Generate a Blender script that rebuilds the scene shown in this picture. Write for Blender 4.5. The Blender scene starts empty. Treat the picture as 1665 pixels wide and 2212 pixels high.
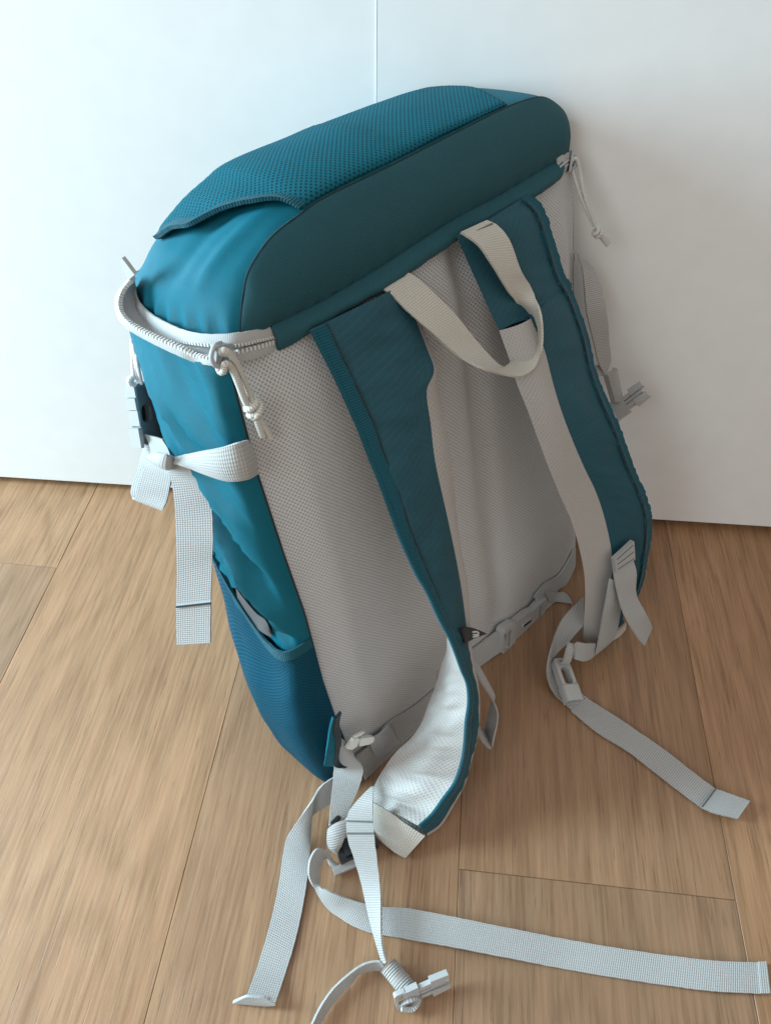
# Teal backpack leaning on white cabinet doors, wood-plank floor.
import bpy, bmesh, math, random
import numpy as np
from mathutils import Vector, Matrix, noise
random.seed(4); np.random.seed(4)
SC = bpy.context.scene
COL = SC.collection
R = math.radians
# ------------------------------------------------------------------ camera
cam_d = bpy.data.cameras.new('camera'); cam = bpy.data.objects.new('camera', cam_d); COL.objects.link(cam)
cam_d.lens = 27.10; cam_d.sensor_width = 36; cam_d.sensor_fit = 'AUTO'; cam_d.clip_start = .01; cam_d.clip_end = 100
cp, sp = math.cos(R(47.93)), math.sin(R(47.93)); cr, sr = math.cos(R(1.24)), math.sin(R(1.24))
right0, down0, fwd = Vector((1,0,0)), Vector((0,-sp,-cp)), Vector((0,cp,-sp))
right = cr*right0 - sr*down0; down = sr*right0 + cr*down0
cam.matrix_world = Matrix(((right.x,-down.x,-fwd.x,0),(right.y,-down.y,-fwd.y,0),(right.z,-down.z,-fwd.z,.62),(0,0,0,1)))
SC.camera = cam
# ------------------------------------------------------------------ world + lamps
wld = bpy.data.worlds.new('World'); SC.world = wld; wld.use_nodes = True
bg = wld.node_tree.nodes['Background']; bg.inputs[0].default_value = (1.0,.94,.88,1); bg.inputs[1].default_value = .52
def area(name, loc, target, sx, sy, power, col):
    l = bpy.data.lights.new(name,'AREA'); l.shape='RECTANGLE'; l.size=sx; l.size_y=sy; l.energy=power; l.color=col
    o = bpy.data.objects.new(name,l); COL.objects.link(o); o.location=loc
    o.rotation_euler=(Vector(target)-Vector(loc)).to_track_quat('-Z','Y').to_euler(); return o
area('window_light', (-1.70,.31,.76), (0,.34,.24), .50, 1.15, 68, (.60,.86,1.0))
area('front_left_fill', (-1.5,-1.6,1.7), (0,.3,.2), 1.0, 1.2, 15, (.76,.93,1.0))  # added cool fill from the front left, not a known window
SC.view_settings.view_transform='Standard'; SC.view_settings.look='None'; SC.view_settings.exposure=.43; SC.view_settings.gamma=1
SC.render.engine='CYCLES'
SC.render.resolution_x=770; SC.render.resolution_y=1024
FR = {'O': [-0.02182, 0.26437, 0.0], 'B': [[0.698315, 0.71579, 0.0], [-0.697397, 0.680371, -0.22524], [-0.161225, 0.157289, 0.974303]], 'nw': [0.05739, 0.998352, 0.0], 'WD': 0.56444, 'plank_yaw': 0.08674286382411818, 'a0': -0.36975028571428575, 'pw': 0.20735457142857144, 'j0': 0.4439086797479157, 'j1': 0.19802635307391858, 'wa': -0.044570099999999994}
# strap and cord paths, world coordinates in 0.1 mm
DT = {
 'strap_left': [[[-423,3555,3741],[77,4061,3723],[84,4116,3690],[-380,3674,3660]],[[-355,3496,3622],[152,3989,3538],[164,4071,3484],[-314,3637,3519]],[[-282,3448,3472],[234,3925,3357],[254,4036,3277],[-238,3612,3344]],[[-198,3385,3286],[280,3836,3259],[302,3960,3165],[-149,3561,3136]],[[-160,3352,3204],[237,3725,3190],[319,3894,3091],[-109,3529,3048]],[[-109,3302,3071],[270,3637,2998],[366,3799,2923],[-55,3479,2905]],[[-16,3207,2852],[308,3506,2796],[426,3661,2678],[45,3396,2657]],[[82,3103,2587],[404,3394,2425],[481,3515,2332],[151,3292,2369]],[[196,3002,2331],[474,3301,2152],[528,3392,2081],[275,3204,2074]],[[278,2937,2193],[535,3191,1897],[592,3282,1818],[363,3140,1919]],[[365,2851,2019],[573,3081,1712],[612,3153,1630],[446,3079,1701]],[[431,2804,1895],[599,3003,1573],[633,3062,1469],[438,2909,1725]],[[477,2759,1793],[613,2932,1494],[641,2985,1389],[453,2953,1467]],[[533,2707,1640],[644,2854,1382],[667,2904,1287],[432,2982,1187]],[[581,2671,1515],[673,2802,1272],[693,2843,1200],[407,2940,1007]],[[602,2615,1370],[695,2737,1137],[713,2775,1065],[355,2853,854]],[[597,2551,1192],[708,2672,947],[726,2710,873],[312,2785,694]],[[604,2502,980],[703,2609,773],[722,2647,696],[243,2742,536]],[[602,2461,772],[678,2541,599],[697,2576,516],[123,2664,435]],[[564,2391,544],[649,2462,361],[664,2493,274],[38,2600,291]],[[474,2294,442],[574,2360,196],[585,2387,112],[-25,2540,168]],[[393,2211,351],[480,2241,84],[485,2259,18],[-58,2494,34]],[[298,2126,345],[371,2146,135],[370,2164,60],[-56,2410,18]]],
 'strap_right': [[[396,4426,3839],[392,4385,3860],[886,4936,3862]],[[465,4368,3715],[461,4327,3738],[989,4923,3769]],[[560,4321,3546],[555,4280,3571],[1084,4869,3578]],[[658,4276,3370],[655,4236,3396],[1168,4805,3393]],[[709,4256,3287],[704,4216,3314],[1242,4802,3285]],[[713,4255,3274],[926,4353,3306],[1267,4816,3229]],[[793,4180,3109],[1037,4299,3112],[1408,4720,2964]],[[859,4123,2953],[1127,4243,2884],[1506,4648,2715]],[[953,4083,2764],[1200,4188,2715],[1615,4540,2514]],[[1059,4055,2528],[1313,4166,2476],[1769,4459,2269]],[[1176,4031,2271],[1478,4169,2152],[1947,4419,1921]],[[1323,4033,1954],[1638,4190,1854],[2127,4381,1609]],[[1476,4040,1637],[1777,4186,1546],[2258,4386,1291]],[[1592,4015,1335],[1914,4158,1170],[2341,4370,839]],[[1684,3986,1049],[1967,4102,923],[2342,4263,511]],[[1739,3937,775],[1959,4002,692],[2271,4174,235]],[[1782,3903,497],[1964,3931,418],[2208,4156,18]],[[1843,3888,173],[1964,3878,169],[2090,3953,18]]],
 'haul': [[[-101,3952,3765],[45,4109,3788]],[[-7,3947,3727],[144,4106,3738]],[[103,3923,3623],[249,4083,3656]],[[243,3908,3500],[405,4074,3498]],[[422,3915,3324],[585,4066,3274]],[[580,3854,3270],[714,4012,3170]],[[714,3941,3165],[798,4146,3103]],[[842,4029,3077],[889,4254,3089]],[[921,4102,3052],[933,4319,3127]],[[985,4175,3077],[950,4375,3186]],[[1006,4250,3193],[967,4476,3193]],[[974,4305,3369],[897,4497,3268]],[[918,4480,3448],[754,4331,3508]],[[817,4443,3608],[617,4278,3727]],[[732,4486,3776],[527,4297,3841]],[[651,4517,3855],[446,4319,3892]],[[581,4515,3889],[413,4346,3898]]],
 'comp_left': [[[-768,3129,3302],[-733,3089,3075]],[[-790,3020,3383],[-772,3003,3123]],[[-892,3036,3327],[-871,3001,3105]],[[-1015,3114,3228],[-978,3049,3086]],[[-1139,3206,3113],[-1099,3140,3041]],[[-1232,3256,3035],[-1196,3179,3041]],[[-1306,3314,2953],[-1277,3244,3000]]],
 'comp_knot': [[[-1263,3286,3013],[-1328,3349,2847]],[[-1257,3196,3105],[-1302,3240,2950]],[[-1307,3231,3090],[-1362,3285,2925]],[[-1404,3367,2961],[-1456,3418,2829]],[[-1497,3528,2774],[-1514,3544,2723]]],
 'comp_tail': [[[-1313,3313,2927],[-1201,3249,2980]],[[-1308,3294,2896],[-1129,3222,2951]],[[-1301,3266,2835],[-1078,3211,2906]],[[-1297,3225,2742],[-1062,3192,2822]],[[-1298,3175,2639],[-1058,3156,2707]],[[-1307,3101,2488],[-1063,3068,2536]],[[-1321,3003,2282],[-1084,3001,2361]],[[-1344,2894,2066],[-1106,2879,2139]],[[-1364,2769,1795],[-1127,2742,1870]]],
 'comp_loop': [[[-1495,3489,2777],[-1338,3373,2820]],[[-1537,3460,2732],[-1340,3363,2743]],[[-1569,3432,2658],[-1356,3349,2687]],[[-1599,3405,2581],[-1383,3331,2603]],[[-1626,3401,2519],[-1418,3304,2533]],[[-1654,3422,2489],[-1446,3323,2496]],[[-1674,3462,2495],[-1466,3365,2499]],[[-1666,3512,2533],[-1455,3427,2563]],[[-1637,3591,2592],[-1436,3513,2635]],[[-1602,3671,2680],[-1447,3561,2743]],[[-1583,3706,2726],[-1439,3608,2775]]],
 'comp_upper': [[[-1574,3698,2809],[-1417,3589,2868]],[[-1545,3662,2790],[-1390,3552,2852]],[[-1513,3592,2788],[-1355,3485,2849]],[[-1487,3529,2784],[-1335,3434,2847]]],
 'buckle_left': [[[-1594,3844,3093],[-1578,4054,2977]],[[-1610,3810,3037],[-1560,3973,2868]],[[-1616,3751,2923],[-1520,3915,2777]],[[-1636,3653,2734],[-1475,3820,2671]]],
 'comp_right': [[[1349,5260,3273],[1366,5256,3206]],[[1383,5275,3258],[1402,5275,3200]],[[1423,5244,3174],[1487,5354,3143]],[[1440,5199,3117],[1557,5315,3075]],[[1467,5160,3006],[1617,5272,2976]],[[1500,5122,2877],[1670,5223,2845]],[[1562,5119,2721],[1727,5223,2681]],[[1634,5137,2551],[1782,5240,2493]],[[1705,5152,2377],[1834,5249,2324]],[[1794,5194,2227],[1820,5220,2225]]],
 'wrap_right': [[[1799,5172,2235],[1899,5273,2230]],[[1933,5169,1943],[2018,5250,1925]]],
 'buckle_right': [[[1985,5145,1889],[2167,5166,2099]]],
 'stub_right': [[[1688,5171,2310],[1741,5222,2299]],[[1721,5152,2239],[1795,5199,2196]]],
 'cord_right': [[[1259,5432,3850]],[[1238,5394,3887]],[[1238,5372,3911]],[[1253,5374,3914]],[[1273,5372,3892]],[[1294,5364,3844]],[[1315,5317,3771]],[[1346,5279,3693]],[[1393,5252,3603]],[[1455,5238,3499]]],
 'cord_right2': [[[1259,5432,3850]],[[1253,5373,3823]],[[1276,5335,3772]],[[1316,5293,3696]],[[1373,5261,3603]],[[1449,5245,3495]]],
 'knot_right': [[[1473,5228,3458]],[[1585,5273,3337]]],
 'slider_right': [[[1221,5419,3927]],[[1218,5386,3838]]],
 'zip_right': [[[1100,5250,3966],[1133,5239,3834]],[[1187,5384,3972],[1175,5323,3823]],[[1254,5557,3885],[1259,5528,3781]]],
 'cord_left': [[[-849,3155,3853]],[[-841,3142,3878]],[[-814,3132,3895]],[[-790,3145,3862]],[[-767,3159,3789]],[[-748,3163,3698]],[[-729,3167,3605]],[[-717,3159,3542]]],
 'cord_left2': [[[-849,3155,3853]],[[-853,3144,3830]],[[-853,3121,3805]],[[-843,3108,3782]],[[-825,3101,3794]],[[-817,3106,3827]],[[-804,3118,3824]],[[-787,3134,3775]],[[-769,3128,3703]],[[-757,3131,3628]],[[-744,3135,3555]]],
 'knot_left': [[[-719,3158,3506]],[[-688,3156,3311]],[[-650,3183,3276]]],
 'slider_left': [[[-836,3204,3871]],[[-837,3146,3835]],[[-787,3243,3791]]],
 'pocket_item': [[[-1018,3159,1889],[-1021,3162,1763]],[[-948,3091,1834],[-986,3127,1640]],[[-867,3025,1769],[-919,3062,1584]],[[-793,2953,1791],[-833,2978,1608]],[[-774,2948,1663],[-770,2931,1633]]],
 'far_cord0': [[[-1576,3929,3379]],[[-1586,3909,3304]],[[-1596,3884,3218]],[[-1602,3850,3136]]],
 'far_cord1': [[[-1564,3905,3359]],[[-1574,3899,3286]],[[-1581,3877,3197]],[[-1582,3850,3116]]],
 'far_cord2': [[[-1550,3872,3306]],[[-1559,3871,3242]],[[-1561,3862,3175]],[[-1560,3851,3095]]],
 'far_knot': [[[-1619,3824,3108]],[[-1620,3821,3145]],[[-1604,3839,3152]],[[-1602,3838,3098]]],
 'zip_upper': [[[-638,3461,3815],[-620,3446,3755]],[[-708,3372,3851],[-695,3352,3795]],[[-780,3308,3878],[-777,3277,3820]],[[-894,3317,3861],[-891,3286,3807]],[[-1043,3379,3831],[-1018,3327,3788]],[[-1183,3487,3804],[-1148,3425,3742]],[[-1306,3608,3781],[-1265,3539,3711]],[[-1392,3719,3775],[-1378,3663,3700]],[[-1432,3800,3785],[-1436,3747,3713]],[[-1461,3912,3769],[-1480,3875,3708]]],
 'zip_lower': [[[-620,3439,3736],[-620,3422,3685]],[[-697,3343,3771],[-695,3325,3712]],[[-783,3263,3797],[-782,3245,3742]],[[-874,3166,3829],[-885,3179,3769]],[[-992,3259,3770],[-1005,3282,3705]],[[-1075,3298,3787],[-1089,3310,3720]],[[-1199,3377,3782],[-1216,3394,3716]],[[-1317,3464,3772],[-1336,3486,3708]],[[-1406,3537,3775],[-1437,3560,3716]],[[-1459,3603,3791],[-1496,3627,3736]],[[-1468,3640,3830],[-1511,3674,3787]],[[-1448,3676,3875],[-1497,3705,3835]],[[-1405,3718,3913],[-1456,3749,3876]],[[-1402,3771,3904],[-1444,3815,3870]]],
 'tab_far': [[[-1405,3690,4069],[-1443,3727,4019]],[[-1353,3667,3986],[-1410,3722,3923]]],
 'belt_a': [[[-196,2696,267],[-121,2613,18]],[[-66,2825,253],[0,2752,18]],[[61,2973,309],[156,2928,18]],[[271,3163,231],[358,3134,18]],[[470,3359,208],[575,3327,18]]],
 'belt_b': [[[408,3418,576],[485,3400,285]],[[650,3601,383],[739,3583,52]],[[803,3723,278],[882,3695,18]],[[939,3852,245],[1025,3808,18]],[[1088,3994,212],[1170,3914,18]]],
 'belt_c': [[[1427,4348,233],[1550,4322,18]],[[1544,4480,267],[1686,4469,18]],[[1626,4551,230],[1716,4576,24]],[[1735,4659,217],[1825,4673,18]],[[1867,4843,363],[1907,4808,133]]],
 'belt_tail': [[[1546,4402,248],[1627,4406,18]],[[1671,4486,116],[1683,4443,18]],[[1783,4555,18],[1758,4435,18]],[[1827,4504,18],[1849,4422,18]]],
 'buckle_front': [[[1122,3966,111],[1519,4342,18]]],
 'belt_loop': [[[676,3042,1187],[742,3096,1028]],[[718,2987,1070],[788,3077,930]],[[783,2958,955],[850,3041,809]],[[854,2940,815],[898,3034,668]],[[921,2928,616],[881,3035,478]],[[929,2889,474],[870,2991,338]],[[914,2829,338],[870,2970,236]],[[905,2792,255],[846,2961,268]],[[837,2755,402],[807,2928,361]],[[762,2725,630],[766,2876,533]],[[733,2754,852],[743,2890,734]],[[705,2802,1086],[713,2936,965]]],
 'label': [[[492,2903,1869],[533,2868,1726]],[[592,3010,1706],[601,2984,1599]],[[733,3151,1427],[732,3148,1423]]],
 'w1': [[[-343,2645,746],[-247,2659,579]],[[-341,2592,714],[-203,2608,468]],[[-362,2593,340],[-132,2564,340]],[[-368,2441,300],[-156,2454,280]],[[-374,2288,270],[-211,2321,250]],[[-377,2150,240],[-250,2224,220]]],
 'w1loop': [[[-349,2109,260],[-245,2214,240]],[[-381,2129,240],[-246,2179,260]],[[-389,2069,220],[-246,2105,240]],[[-378,2023,160],[-271,2038,200]],[[-328,2008,80],[-297,2025,120]]],
 'w2': [[[-360,2524,260],[-357,2388,120]],[[-417,2487,260],[-438,2340,100]],[[-473,2435,250],[-529,2280,80]],[[-527,2344,220],[-530,2167,70]],[[-614,2227,170],[-522,2057,60]],[[-700,2115,110],[-525,1949,50]],[[-725,1983,70],[-528,1812,40]],[[-737,1807,40],[-540,1678,30]],[[-757,1622,30],[-560,1528,20]],[[-789,1432,30],[-593,1351,20]],[[-830,1241,30],[-631,1201,20]],[[-855,1134,60],[-654,1095,50]],[[-874,1042,100],[-672,1017,90]]],
 'w2end': [[[-874,1051,110],[-746,1049,110]],[[-918,1042,70],[-668,1017,80]],[[-969,1030,20],[-738,1013,40]]],
 'w3': [[[-64,2402,380],[-44,2403,380]],[[-148,2321,360],[-48,2284,400]],[[-225,2233,330],[-46,2204,370]],[[-244,2132,310],[-39,2126,340]],[[-222,2019,290],[-25,2016,310]],[[-178,1911,260],[-5,1887,280]],[[-129,1787,220],[14,1768,260]],[[-92,1674,190],[27,1656,260]],[[-56,1555,150],[32,1531,250]],[[-15,1436,120],[38,1399,240]],[[19,1346,100],[53,1324,200]],[[50,1264,90],[78,1259,160]]],
 'w4': [[[-43,2329,260],[-38,2156,90]],[[27,2292,260],[12,2109,80]],[[119,2238,250],[76,2066,60]],[[237,2166,230],[153,2021,40]],[[352,2112,190],[209,2002,30]]],
 'w4b': [[[352,2112,190],[209,2002,30]],[[337,2132,160],[189,2022,18]],[[269,2179,140],[147,2041,18]]],
 'w5': [[[-336,1951,60],[-259,1906,20]],[[-355,1958,120],[-356,1927,30]],[[-393,1977,200],[-388,1970,80]],[[-450,1972,270],[-421,1930,120]],[[-493,1919,270],[-435,1885,120]],[[-510,1846,220],[-439,1833,100]],[[-499,1788,160],[-433,1791,90]],[[-454,1732,100],[-414,1745,120]],[[-399,1666,50],[-365,1722,140]],[[-343,1617,20],[-291,1695,130]],[[-288,1582,18],[-198,1675,100]],[[-165,1516,18],[-81,1656,70]],[[-32,1474,18],[41,1644,40]],[[194,1442,20],[248,1637,30]],[[564,1384,50],[626,1573,50]],[[930,1329,40],[983,1516,40]],[[1279,1279,20],[1339,1464,20]],[[1620,1232,20],[1688,1415,20]],[[1959,1192,20],[2026,1376,20]],[[2293,1156,30],[2359,1343,30]],[[2514,1147,30],[2568,1336,30]],[[2732,1145,20],[2767,1339,20]]],
 'w6': [[[57,1253,100],[43,1246,30]],[[37,1270,120],[34,1240,18]],[[-11,1273,120],[-15,1243,18]],[[-82,1255,120],[-82,1229,18]],[[-139,1224,120],[-130,1203,18]],[[-200,1180,120],[-170,1150,18]],[[-289,1102,120],[-249,1077,18]],[[-364,1000,120],[-321,987,18]],[[-416,898,120],[-371,895,18]],[[-450,829,120],[-396,827,18]]],
 'wrapcyl': [[[86,1256,90]],[[225,1113,90]]],
 'buckle_floor': [[[229,1070,80],[502,1178,80]],[[169,1028,60],[291,1063,60]]],
 'bluetab': [[[-338,2537,1241],[-327,2554,1208]],[[-364,2535,1076],[-350,2576,992]],[[-394,2536,802],[-342,2569,800]],[[-416,2543,602],[-347,2560,645]],[[-436,2549,419],[-359,2557,388]]],
 'clip': [[[-258,2619,669],[-60,2723,550]]],
 'r1': [[[1815,4160,500],[1806,3925,400]],[[1698,4045,480],[1745,3876,340]],[[1613,3964,440],[1664,3800,280]],[[1551,3862,380],[1591,3750,240]],[[1506,3741,300],[1545,3714,180]],[[1471,3620,220],[1525,3673,120]],[[1473,3551,140],[1598,3657,50]],[[1499,3471,80],[1638,3544,30]],[[1559,3395,30],[1692,3493,20]],[[1663,3291,20],[1773,3446,20]],[[1681,3253,20],[1871,3360,20]],[[1874,3060,20],[2055,3214,30]],[[2079,2914,20],[2232,3058,40]],[[2261,2746,20],[2406,2912,40]],[[2445,2571,20],[2600,2719,40]],[[2601,2433,20],[2745,2585,40]]],
 'r1end': [[[2588,2431,40],[2732,2576,60]],[[2679,2369,80],[2834,2517,100]],[[2836,2331,80],[2967,2467,100]]],
 'r2': [[[1900,3966,1030],[2021,4055,869]],[[1903,3904,835],[2073,3989,673]],[[1910,3864,648],[2107,3974,520]],[[1923,3832,467],[2119,3929,327]],[[1932,3801,302],[2115,3920,179]],[[1938,3772,150],[2069,3915,45]]],
 'r2loop': [[[1942,3844,222],[1960,3817,85]],[[1861,3769,337],[1879,3725,147]],[[1775,3710,426],[1786,3655,224]],[[1688,3683,478],[1710,3640,280]],[[1670,3694,434],[1702,3666,251]]],
 'r2rim': [[[2170,4015,18],[2185,4045,140]],[[2240,4062,18],[2245,4096,120]],[[2309,4138,18],[2300,4157,100]]],
 'rtab': [[[1894,4058,1195],[2071,4210,1251]],[[1929,4024,1072],[2121,4168,1061]],[[1957,3975,970],[2168,4108,952]],[[2006,3938,840],[2204,4065,756]],[[2059,3879,719],[2243,4035,652]],[[2126,3821,606],[2320,3967,551]],[[2239,3805,429],[2399,3982,404]],[[2360,3811,250],[2469,4002,258]]],
 'buckle_r': [[[1592,3702,160],[1680,3320,100]],[[1660,3709,422],[1630,3622,252]]],
 'rdark': [[[2193,4128,300],[2262,4116,160],[2199,4077,120]]],
}
# ------------------------------------------------------------------ frames
O = np.array(FR['O']); BU,BV,BW = [np.array(x) for x in FR['B']]; NW = np.array(FR['nw']); WD = FR['WD']
def L(u,v,w): return O+BU*u+BV*v+BW*w
def wallclamp(P, m=.003):
    d = WD-P@NW
    return P+NW*min(0,d-m) if d<m else P
def floorclamp(P,m=.0015):
    if P[2]<m: P=P.copy(); P[2]=m
    return P
# ------------------------------------------------------------------ materials
MAT={}
def new_mat(name):
    m=bpy.data.materials.new(name); m.use_nodes=True; MAT[name]=m
    nt=m.node_tree; b=nt.nodes['Principled BSDF']; return m,nt,b
class NT:
    def __init__(s,nt): s.nt=nt
    def n(s,t,**k):
        x=s.nt.nodes.new(t)
        for a,v in k.items(): setattr(x,a,v)
        return x
    def l(s,a,b): s.nt.links.new(a,b)
    def math(s,op,a,b=None,c=None,clamp=False):
        x=s.n('ShaderNodeMath',operation=op); x.use_clamp=clamp
        for i,v in enumerate((a,b,c)):
            if v is None: continue
            if isinstance(v,(int,float)): x.inputs[i].default_value=v
            else: s.l(v,x.inputs[i])
        return x.outputs[0]
    def uv(s):
        t=s.n('ShaderNodeUVMap'); sep=s.n('ShaderNodeSeparateXYZ'); s.l(t.outputs[0],sep.inputs[0]); return t.outputs[0],sep.outputs[0],sep.outputs[1]
    def noise(s,vec,scale,detail=3,rough=.55):
        x=s.n('ShaderNodeTexNoise'); s.l(vec,x.inputs['Vector']); x.inputs['Scale'].default_value=scale; x.inputs['Detail'].default_value=detail; x.inputs['Roughness'].default_value=rough; return x.outputs['Fac']
    def mix(s,f,a,b):
        x=s.n('ShaderNodeMix',data_type='RGBA')
        for i,v in ((0,f),(6,a),(7,b)):
            if isinstance(v,(int,float)): x.inputs[i].default_value=v
            elif isinstance(v,tuple): x.inputs[i].default_value=(*v,1)
            else: s.l(v,x.inputs[i])
        return x.outputs[2]
    def smooth(s,v,a,b):
        x=s.n('ShaderNodeMapRange',interpolation_type='SMOOTHSTEP'); s.l(v,x.inputs[0]); x.inputs[1].default_value=a; x.inputs[2].default_value=b; return x.outputs[0]
    def bump(s,h,strength,dist,nrm=None):
        x=s.n('ShaderNodeBump'); x.inputs['Strength'].default_value=strength; x.inputs['Distance'].default_value=dist; s.l(h,x.inputs['Height'])
        if nrm is not None: s.l(nrm,x.inputs['Normal'])
        return x.outputs[0]
TAU=2*math.pi
def mat_cloth(name,col,pattern,pitch,rough=.8,sheen=.15,hole=None,depth=.0004,vary=.12,crease=0,bump=1.0,spec=.25):
    m,nt,b=new_mat(name); N=NT(nt); vec,x,y=N.uv()
    px,py=pitch
    if pattern=='dots':      # staggered holes
        a=N.math('COSINE',N.math('MULTIPLY',x,TAU/px)); c=N.math('COSINE',N.math('MULTIPLY',y,TAU/py))
        h=N.smooth(N.math('MULTIPLY',a,c),.15,.75)      # 1 in hole
        hgt=N.math('SUBTRACT',1.0,h); holef=h
    elif pattern=='weave':   # webbing ribs: cross rows with offset columns
        a=N.math('SINE',N.math('MULTIPLY',y,TAU/py)); c=N.math('SINE',N.math('MULTIPLY',x,TAU/px))
        h=N.math('ADD',N.math('MULTIPLY',a,.6),N.math('MULTIPLY',c,.4)); hgt=N.math('MULTIPLY_ADD',h,.5,.5)
        holef=N.smooth(N.math('SUBTRACT',1.0,hgt),.62,.98)
    elif pattern=='rib':
        a=N.math('SINE',N.math('MULTIPLY',y,TAU/py)); hgt=N.math('MULTIPLY_ADD',a,.5,.5); holef=N.smooth(N.math('SUBTRACT',1.0,hgt),.6,1.)
    elif pattern=='twill':
        a=N.math('SINE',N.math('ADD',N.math('MULTIPLY',x,TAU/px),N.math('MULTIPLY',y,TAU/py))); hgt=N.math('MULTIPLY_ADD',a,.5,.5); holef=N.math('MULTIPLY',N.math('SUBTRACT',1.0,hgt),.25)
    elif pattern=='emboss':  # patches of parallel lines pressed in at changing angles
        vo=N.n('ShaderNodeTexVoronoi'); N.l(vec,vo.inputs['Vector']); vo.inputs['Scale'].default_value=28
        sp_=N.n('ShaderNodeSeparateXYZ'); N.l(vo.outputs['Color'],sp_.inputs[0])
        an=N.math('MULTIPLY',N.math('ROUND',N.math('MULTIPLY',sp_.outputs[0],2.0)),1.05)
        pr_=N.math('ADD',N.math('MULTIPLY',x,N.math('COSINE',an)),N.math('MULTIPLY',y,N.math('SINE',an)))
        ln_=N.smooth(N.math('SINE',N.math('MULTIPLY',pr_,TAU/.0042)),.45,.9)
        hgt=N.math('ADD',N.math('MULTIPLY',ln_,.25),N.math('MULTIPLY',N.noise(vec,900,2),.4)); holef=N.math('MULTIPLY',ln_,.11); hole=tuple(min(1,c*2.2) for c in col)
    else:
        hgt=N.noise(vec,900,2); holef=N.math('MULTIPLY',hgt,.0)
    nz=N.noise(vec,38,4); dark=tuple(c*(1-vary) for c in col); lite=tuple(min(1,c*(1+vary)) for c in col)
    base=N.mix(nz,dark,lite)
    fz=N.noise(vec,1400,1)
    base=N.mix(N.math('MULTIPLY',fz,.18),base,tuple(c*.6 for c in col))
    if hole is not None: base=N.mix(holef,base,hole)
    nt.links.new(base,b.inputs['Base Color'])
    b.inputs['Roughness'].default_value=rough; b.inputs['Sheen Weight'].default_value=sheen; b.inputs['Sheen Roughness'].default_value=.4
    b.inputs['Specular IOR Level'].default_value=spec
    nn=N.bump(hgt,.55*bump,depth)
    if crease:
        cz=N.noise(vec,22,3,.5); nn2=N.bump(cz,.5,crease,nn); nn=nn2
    nt.links.new(nn,b.inputs['Normal'])
    return m
TEAL=(.004,.118,.168)
mat_cloth('teal_twill',TEAL,'twill',(.0011,.0011),rough=.52,sheen=0,crease=.0022,spec=.13,vary=.12)
mat_cloth('teal_band',(.017,.082,.102),'twill',(.0012,.0012),rough=.75,sheen=.03,crease=.003,vary=.08)
mat_cloth('teal_strap',(.015,.070,.094),'emboss',(.001,.001),rough=.6,sheen=.02,crease=.002,vary=.08)
mat_cloth('teal_binding',(.005,.085,.120),'rib',(.001,.0016),hole=(.003,.045,.065),rough=.8,depth=.0006)
mat_cloth('lid_mesh',(.004,.100,.140),'dots',(.0034,.0037),hole=(.002,.030,.044),rough=.75,sheen=0,depth=.0007,bump=1.0,spec=.12)
mat_cloth('pocket_mesh',(.003,.060,.098),'dots',(.0032,.0034),hole=(.0015,.024,.042),rough=.6,sheen=0,depth=.0006,spec=.1)
mat_cloth('back_mesh',(.535,.530,.528),'dots',(.0029,.0033),hole=(.31,.305,.302),rough=.9,depth=.0011,vary=.05,bump=1.2)
mat_cloth('strap_mesh',(.410,.390,.370),'dots',(.0030,.0036),hole=(.36,.33,.31),rough=.9,depth=.0007,vary=.05)
mat_cloth('webbing',(.400,.395,.385),'weave',(.0017,.0015),hole=(.27,.268,.265),rough=.8,depth=.0006,vary=.05)
mat_cloth('webbing_ribbed',(.420,.412,.400),'rib',(.001,.0016),hole=(.27,.262,.255),rough=.8,depth=.0006,vary=.05)
mat_cloth('webbing_cream',(.540,.505,.445),'weave',(.0018,.0016),hole=(.31,.29,.25),rough=.8,depth=.0006,vary=.04)
mat_cloth('zip_tape',(.400,.400,.395),'rib',(.001,.0010),hole=(.45,.45,.45),rough=.7,depth=.0002,vary=.03)
mat_cloth('lining_grey',(.42,.43,.44),'plain',(.001,.001),rough=.5,crease=.004,vary=.08)
mat_cloth('cord_cloth',(.600,.580,.530),'rib',(.001,.0012),hole=(.38,.37,.34),rough=.85,depth=.0004,vary=.04)
mat_cloth('cord_white',(.82,.83,.82),'rib',(.001,.0012),hole=(.6,.6,.6),rough=.85,depth=.0003,vary=.04)
mat_cloth('lining_dark',(.075,.077,.08),'plain',(.001,.001),rough=.5,crease=.003,vary=.2)
mat_cloth('thread_dark',(.02,.03,.035),'plain',(.001,.001),rough=.9)
mat_cloth('seam_teal',(.006,.030,.040),'plain',(.001,.001),rough=.9)
mat_cloth('thread_grey',(.14,.14,.14),'plain',(.001,.001),rough=.9)
mat_cloth('label_black',(.010,.010,.012),'twill',(.0008,.0008),rough=.8)
mat_cloth('label_white',(.70,.70,.70),'plain',(.001,.001),rough=.8)
mat_cloth('navy_cloth',(.006,.022,.032),'twill',(.0012,.0012),rough=.7)
def mat_plain(name,col,rough,spec=.5,bumpd=0,scale=600):
    m,nt,b=new_mat(name); N=NT(nt); tc=N.n('ShaderNodeTexCoord'); nz=N.noise(tc.outputs['Object'],scale,2)
    nt.links.new(N.mix(nz,tuple(c*.95 for c in col),tuple(min(1,c*1.04) for c in col)),b.inputs['Base Color'])
    b.inputs['Roughness'].default_value=rough; b.inputs['Specular IOR Level'].default_value=spec
    if bumpd: nt.links.new(N.bump(nz,.4,bumpd),b.inputs['Normal'])
    return m
mat_plain('plastic_grey',(.40,.40,.395),.30,.5,.00008,900)
mat_plain('plastic_grey_shade',(.17,.20,.22),.38,.5,.00008,900)  # grey buckle plastic with shade put into its base colour
mat_plain('plastic_white',(.66,.66,.62),.4,.5)
mat_plain('plastic_black',(.015,.016,.018),.4,.5)
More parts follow.
